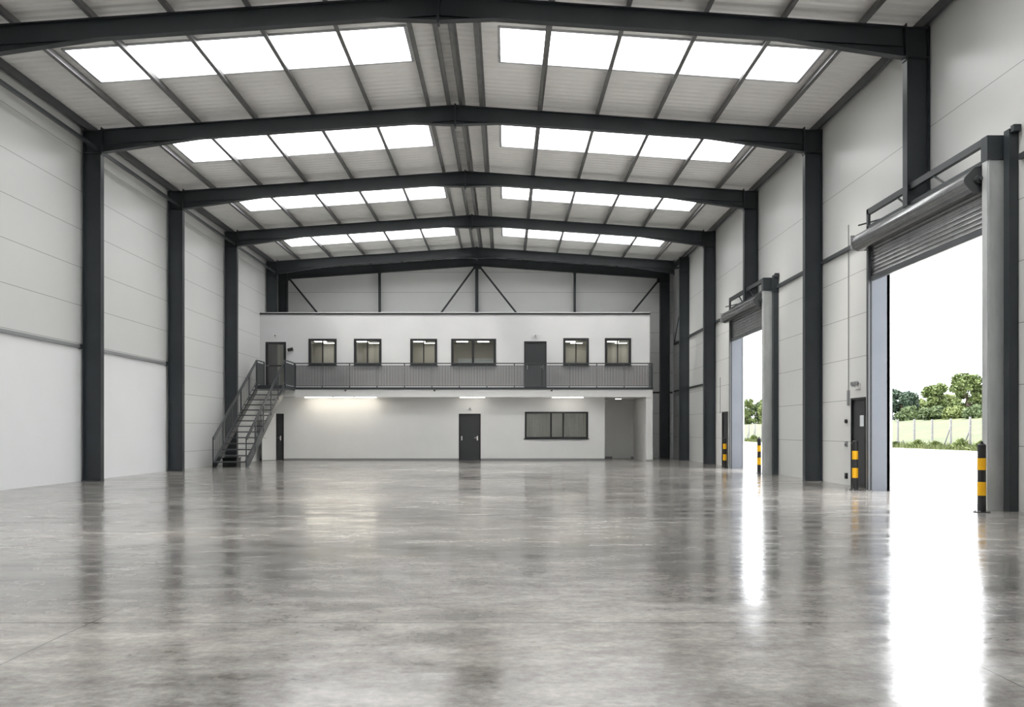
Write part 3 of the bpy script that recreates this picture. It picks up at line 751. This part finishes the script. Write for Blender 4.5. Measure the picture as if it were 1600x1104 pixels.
# batten lights under the gallery
for i, (a, b, mm, nm) in enumerate(((476, 519, 'tube_warm', 'leftmost of the row over the bright wall'), (521, 552, 'tube_warm', 'second of the row over the bright wall'),
                                    (554, 588, 'tube_warm', 'third of the row over the bright wall'), (718, 758, 'tube_soft', 'above the dark ground floor door'), (862, 912, 'tube_soft', 'above the wide ground floor window'))):
    Y_ = 40.5; x0, x1 = (a - VX) * Y_ / F, (b - VX) * Y_ / F
    t = thing('batten_light', 'glowing batten light under the gallery, %s' % nm, 'lamp', ((x0 + x1) / 2, Y_, 2.84), 'batten lights under the gallery')
    MB().box(x0, x1, Y_ - .04, Y_ + .04, 2.845, 2.88).build('housing', M['white'], t)
    MB().box(x0 + .02, x1 - .02, Y_ - .03, Y_ + .03, 2.828, 2.845).build('diffuser', M[mm], t)

# ------------------------------------------------------------------ gallery railing
RT = 1.06
t = thing('gallery_railing', 'long grey barred railing along the edge of the upper gallery', 'railing', (0, YD, ZD))
XE = 6.53; yr = YD - .03
MB().bar((SX1, yr, ZD + RT), (XE, yr, ZD + RT), .05, .045).build('handrail', M['rail'], t)
MB().bar((XE, yr, ZD + RT), (XE, YW - .01, ZD + RT), .05, .045).build('handrail', M['rail'], t)
MB().bar((SX1, LY, ZD + RT), (SX1, yr, ZD + RT), .05, .045).build('handrail', M['rail'], t)
MB().bar((SX0, LY, ZD + RT), (SX0, LY + 1.15, ZD + RT), .05, .045).build('handrail', M['rail'], t)
posts = [SX1 + (XE - SX1) * k / 13 for k in range(14)]
for k, x in enumerate(posts):
    wd = .045 if k not in (0, 13) else .09
    MB().box(x - wd / 2, x + wd / 2, yr - .025, yr + .025, ZD - .08, ZD + RT).build('post', M['rail'], t)
def infill(mb, a, b, z0a, z1a, z0b, z1b, step=.066, w_=.046, th=.008):
    a = Vector(a); b = Vector(b); n = max(1, int((b - a).length / step)); d = (b - a).normalized()
    for k in range(1, n):
        f = k / n; p = a.lerp(b, f); q0 = z0a + (z0b - z0a) * f; q1 = z1a + (z1b - z1a) * f
        s = Vector((-d.y, d.x)) * th / 2; e = d * w_ / 2
        v = [(p.x + i * e.x + j * s.x, p.y + i * e.y + j * s.y, z) for z in (q0, q1) for i, j in ((-1, -1), (1, -1), (1, 1), (-1, 1))]
        mb.add(v, [(0, 3, 2, 1), (4, 5, 6, 7), (0, 1, 5, 4), (1, 2, 6, 5), (2, 3, 7, 6), (3, 0, 4, 7)])
    mb.bar((a.x, a.y, z0a), (b.x, b.y, z0b), .03, .03); mb.bar((a.x, a.y, z1a), (b.x, b.y, z1b), .025, .02)
    return mb
for a, b in zip(posts, posts[1:]):
    infill(MB(), (a, yr), (b, yr), ZD + .05, ZD + .96, ZD + .05, ZD + .96).build('infill_panel', M['railgrey'], t)
infill(MB(), (XE, yr), (XE, YW), ZD + .05, ZD + .96, ZD + .05, ZD + .96).build('infill_panel', M['railgrey'], t)
infill(MB(), (SX1, LY), (SX1, yr), ZD + .05, ZD + .96, ZD + .05, ZD + .96).build('infill_panel', M['railgrey'], t)
infill(MB(), (SX0, LY), (SX0, LY + 1.15), ZD + .05, ZD + .96, ZD + .05, ZD + .96).build('infill_panel', M['railgrey'], t)
for x, y in ((SX0, LY), (SX0, LY + 1.15), (SX1, LY)):
    MB().box(x - .03, x + .03, y - .03, y + .03, ZD - .1, ZD + RT).build('post', M['rail'], t)

# ------------------------------------------------------------------ staircase
t = thing('staircase', 'steel open-tread staircase with barred railings climbing to the gallery', 'staircase', ((SX0 + SX1) / 2, 35.5, 0))
Y0 = 32.75; NT = 15; rise = ZD / NT; go = (LY - Y0) / NT
for x, nm in ((SX0, 'l'), (SX1, 'r')):
    mb = MB(); th = .02; d = .13
    sgn = -1 if nm == 'l' else 1
    xa, xb = x, x + sgn * -.05
    for (p0, p1, q0, q1) in ((x, x + th * (1 if nm == 'l' else -1), -.14, .14),):
        v = []
        pts = [(Y0 - .12, 0), (Y0 + .22, 0), (LY, ZD - .30), (LY, ZD), (Y0 - .12, .20)]
        v = [(xx, yy, zz) for xx in (p0, p1) for yy, zz in pts]
        mb.add(v, [(0, 1, 2, 3, 4), (9, 8, 7, 6, 5)] + [(i, i + 5, (i + 1) % 5 + 5, (i + 1) % 5) for i in range(5)])
    mb.bar((x + (.035 if nm == 'l' else -.035), Y0 - .1, .20), (x + (.035 if nm == 'l' else -.035), LY, ZD), .07, .014)
    mb.build('stringer', M['rail'], t)
for k in range(1, NT):
    z = k * rise; y = Y0 + (k - 1) * go
    tr = MB().box(SX0 + .02, SX1 - .02, y, y + go * .80, z - .03, z); tr.box(SX0 + .02, SX1 - .02, y - .004, y + .012, z - .045, z + .002)
    tr.build('tread', M['railgrey'], t)
for x in (SX0, SX1):
    def zs(y): return (y - Y0) / (LY - Y0) * ZD
    MB().bar((x, Y0 - .1, zs(Y0 - .1) + 1.12), (x, LY - .04, ZD + RT), .05, .045).build('handrail', M['rail'], t)
    for k in range(6):
        y = Y0 - .1 + (LY - Y0 + .1) * k / 5
        if k == 5: continue
        MB().box(x - .02, x + .02, y - .02, y + .02, max(0, zs(y)), zs(y) + 1.12).build('post', M['rail'], t)
    ya = Y0 + .02
    infill(MB(), (x, ya), (x, LY - .06), zs(ya) + .24, zs(ya) + 1.0, ZD + .12, ZD + .94, .11 if x == SX0 else .16, .022 if x == SX0 else .014).build('infill_panel', M['railgrey'], t)
t = thing('floor_box', 'low black box on the floor beneath the lower stair treads', 'box', (-10.3, 33.6, 0))
MB().box(-10.5, -9.98, 33.55, 34.1, 0.0, .30).build('body', M['black'], t)
MB().box(-10.52, -9.96, 33.53, 34.12, .30, .33).build('lid', M['bblack'], t)

# ------------------------------------------------------------------ outside: fence, trees
t = thing('wire_fence', 'tall wire mesh fence with pale posts beyond the yard', 'fence', (33.2, 90, .15))
fx = 33.2; nP = 0
y = 44
while y < 142:
    lean = random.uniform(-.02, .02)
    MB().box(fx - .06, fx + .06, y - .06, y + .06, .05, 2.3 + random.uniform(-.05, .1)).build('post', M['concrete_post'], t); y += random.uniform(2.7, 3.1)
    if random.random() < .3: MB().bar((fx, y - 2.9, 1.7), (fx + .0, y - 1.8, .12), .07, .07).build('strut', M['concrete_post'], t)
wm = MB()
for k in range(14): wm.box(fx - .006, fx + .006, 44, 142, .2 + k * .15, .214 + k * .15)
yy = 44
while yy < 142: wm.box(fx - .005, fx + .005, yy, yy + .012, .15, 2.2); yy += .16
wm.build('wire_mesh', M['wire'], t)

def tree_mesh(h, wd, nb, seed, leaves=8000):
    rnd = random.Random(seed); mb = MB(); blobs = []
    for k in range(nb):
        a = rnd.uniform(0, 2 * math.pi); zz = rnd.uniform(.02, .92); rr = wd * .5 * math.sqrt(max(0.05, 1 - ((zz - .45) / .6) ** 2)) * rnd.uniform(.2, .85)
        blobs.append((rr * math.cos(a), rr * math.sin(a), zz * h, rnd.uniform(.11, .2) * wd))
    for k in range(leaves):
        bx, by, bz, br = rnd.choice(blobs)
        d = Vector((rnd.gauss(0, 1), rnd.gauss(0, 1), rnd.gauss(0, 1))).normalized() * br * rnd.uniform(.6, 1.05)
        c = Vector((bx + d.x, by + d.y, bz + d.z * .8)); s = rnd.uniform(.12, .26)
        u = Vector((rnd.gauss(0, 1), rnd.gauss(0, 1), rnd.gauss(0, 1))).normalized(); v = u.cross(Vector((rnd.gauss(0, 1), rnd.gauss(0, 1), rnd.gauss(0, 1)))).normalized()
        mb.add([c - u * s, c - v * s * .6, c + u * s, c + v * s * .6], [(0, 1, 2, 3)])
    tk = MB(); tk.tube((0, 0, -.5), (0.1, 0, h * .5), .22, 8, .12)
    for k in range(6):
        b = rnd.choice(blobs); tk.tube((0.05, 0, h * .28 + k * .05 * h), (b[0], b[1], b[2]), .09, 6, .03)
    return mb, tk
def tree(y, X, z, h, wd, leaf, seed, lab):
    t = thing('broadleaf_tree', lab, 'tree', (X, y, z), 'trees beyond the fence')
    cr, tk = tree_mesh(h, wd, 34, seed)
    for nm, mb_, m_ in (('crown', cr, M[leaf]), ('trunk', tk, M['bark'])):
        me = bpy.data.meshes.new(nm); me.from_pydata([tuple(v) for v in mb_.v], [], mb_.f); me.materials.append(m_); me.update()
        o = bpy.data.objects.new(nm, me); C.objects.link(o); o.parent = t
def tp(px, ptop, X, wd_px, leaf, seed, lab):
    Y = X * F / (px - VX); z = 2.9 if X < 60 else 3.15; top = HC + (VY - ptop) * Y / F
    tree(Y, X, z, top - z, 1.35 * wd_px * Y / F, leaf, seed, lab)
tp(1408, 608, 58, 40, 'leaf3', 1, 'dark blue-green tree at the left edge of the nearer opening')
tp(1437, 624, 66, 30, 'leaf1', 2, 'low pale bushy tree right of the dark blue-green tree')
tp(1460, 601, 60, 36, 'leaf2', 3, 'mid green tree in the middle of the nearer opening')
tp(1482, 618, 68, 34, 'leaf1', 4, 'pale tree between the middle tree and the tallest tree')
tp(1511, 584, 58, 54, 'leaf2', 5, 'tallest spreading tree seen through the nearer opening')
tp(1545, 600, 62, 44, 'leaf1', 6, 'light green tree at the right edge of the nearer opening')
tp(1590, 590, 60, 50, 'leaf2', 7, 'broad tree beyond the fence, just out of view right of the nearer opening')
tp(1470, 640, 51, 40, 'leaf0', 8, 'low dark shrub-like tree at the foot of the middle tree')
tp(1425, 640, 51, 44, 'leaf0', 9, 'low dark shrub-like tree at the foot of the dark blue-green tree')
tp(1500, 640, 51, 40, 'leaf1', 18, 'low pale shrub-like tree under the tallest tree')
tp(1535, 638, 51, 40, 'leaf0', 19, 'low dark shrub-like tree under the light green tree')
tp(1166, 622, 62, 26, 'leaf2', 10, 'green tree at the left in the farther opening')
tp(1184, 628, 66, 26, 'leaf0', 11, 'darker green tree in the middle of the farther opening')
tp(1201, 622, 60, 26, 'leaf1', 12, 'pale green tree at the right of the farther opening')
tp(1222, 620, 60, 26, 'leaf2', 13, 'broad tree beyond the fence, just out of view right of the farther opening')
# weeds at the fence foot
def weed(y, X, h, seed, lab):
    rnd = random.Random(seed); mb = MB()
    for k in range(420):
        a = rnd.uniform(0, 6.28); r = abs(rnd.gauss(0, .35)) * h; z0 = 0; hh = h * rnd.uniform(.3, 1) * (1 - min(.7, r / h * .6)); dx, dy = rnd.gauss(0, .12), rnd.gauss(0, .12)
        x, yy = r * math.cos(a), r * math.sin(a); ww = .03 + rnd.random() * .04
        mb.add([(x - ww, yy, hh * .35), (x + ww, yy + ww, hh * .45), (x + dx + ww * .6, yy + dy, hh), (x + dx - ww, yy + dy - ww, hh * .9)], [(0, 1, 2, 3)])
        if k % 6 == 0: mb.add([(x - .01, yy, 0), (x + .01, yy, 0), (x + dx, yy + dy, hh)], [(0, 1, 2)])
    o = mb.build('roadside_weed', M['leaf1'] if seed % 2 else M['leaf2']); o.location = (X, y, .08)
    tag(o, lab, 'plant', 'weeds along the fence foot')
for k, (px, h) in enumerate(((1399, .5), (1435, .7), (1462, .6), (1503, .85), (1534, .7), (1178, .9))):
    Y = 32.5 * F / (px - VX)
    weed(Y, 32.5, h, k, 'green weed clump at the fence foot, %s' % ['leftmost in the nearer opening', 'second from left in the nearer opening', 'third from left in the nearer opening',
        'fourth from left in the nearer opening', 'fifth from left in the nearer opening', 'seen through the farther opening'][k])
gm = MB(); rnd = random.Random(3)
for k in range(9000):
    X = 31.7 + abs(rnd.gauss(0, 1.1)); Y = rnd.uniform(48, 150); z = .02 + .09 * (X - 31.8) if X > 31.8 else 0
    hh = rnd.uniform(.1, .42); a = rnd.uniform(0, 3.14); dx, dy = .05 * math.cos(a), .05 * math.sin(a)
    gm.add([(X - dx, Y - dy, z), (X + dx, Y + dy, z), (X + rnd.gauss(0, .06), Y + rnd.gauss(0, .06), z + hh)], [(0, 1, 2)])
tag(gm.build('long_grass', M['grass']), 'uneven pale green long grass along the edge of the yard', 'grass', kind='stuff')
# small lamp in the alcove
t = thing('alcove_light', 'small round ceiling light inside the alcove right of the office wall', 'lamp', (5.3, 42.2, 2.88))
MB().tube((5.3, 42.2, 2.88), (5.3, 42.2, 2.84), .16, 20).build('housing', M['white'], t)
MB().tube((5.3, 42.2, 2.84), (5.3, 42.2, 2.82), .14, 20).build('diffuser', M['panel_light'], t)

t = thing('bluish_light_panel', 'added pale blue panel standing in for bluish light behind the wide upper middle window', 'added_panel', (W(740), 43.0, ZD))
MB().box(W(712), W(772), 43.0, 43.04, ZD, 4.75).build('panel', M['cool_panel'], t)  # added panel, its colour stands in for bluish light low in the window
MB().box(W(712), W(772), 42.98, 43.06, 4.75, 4.79).build('top_rail', M['white'], t)
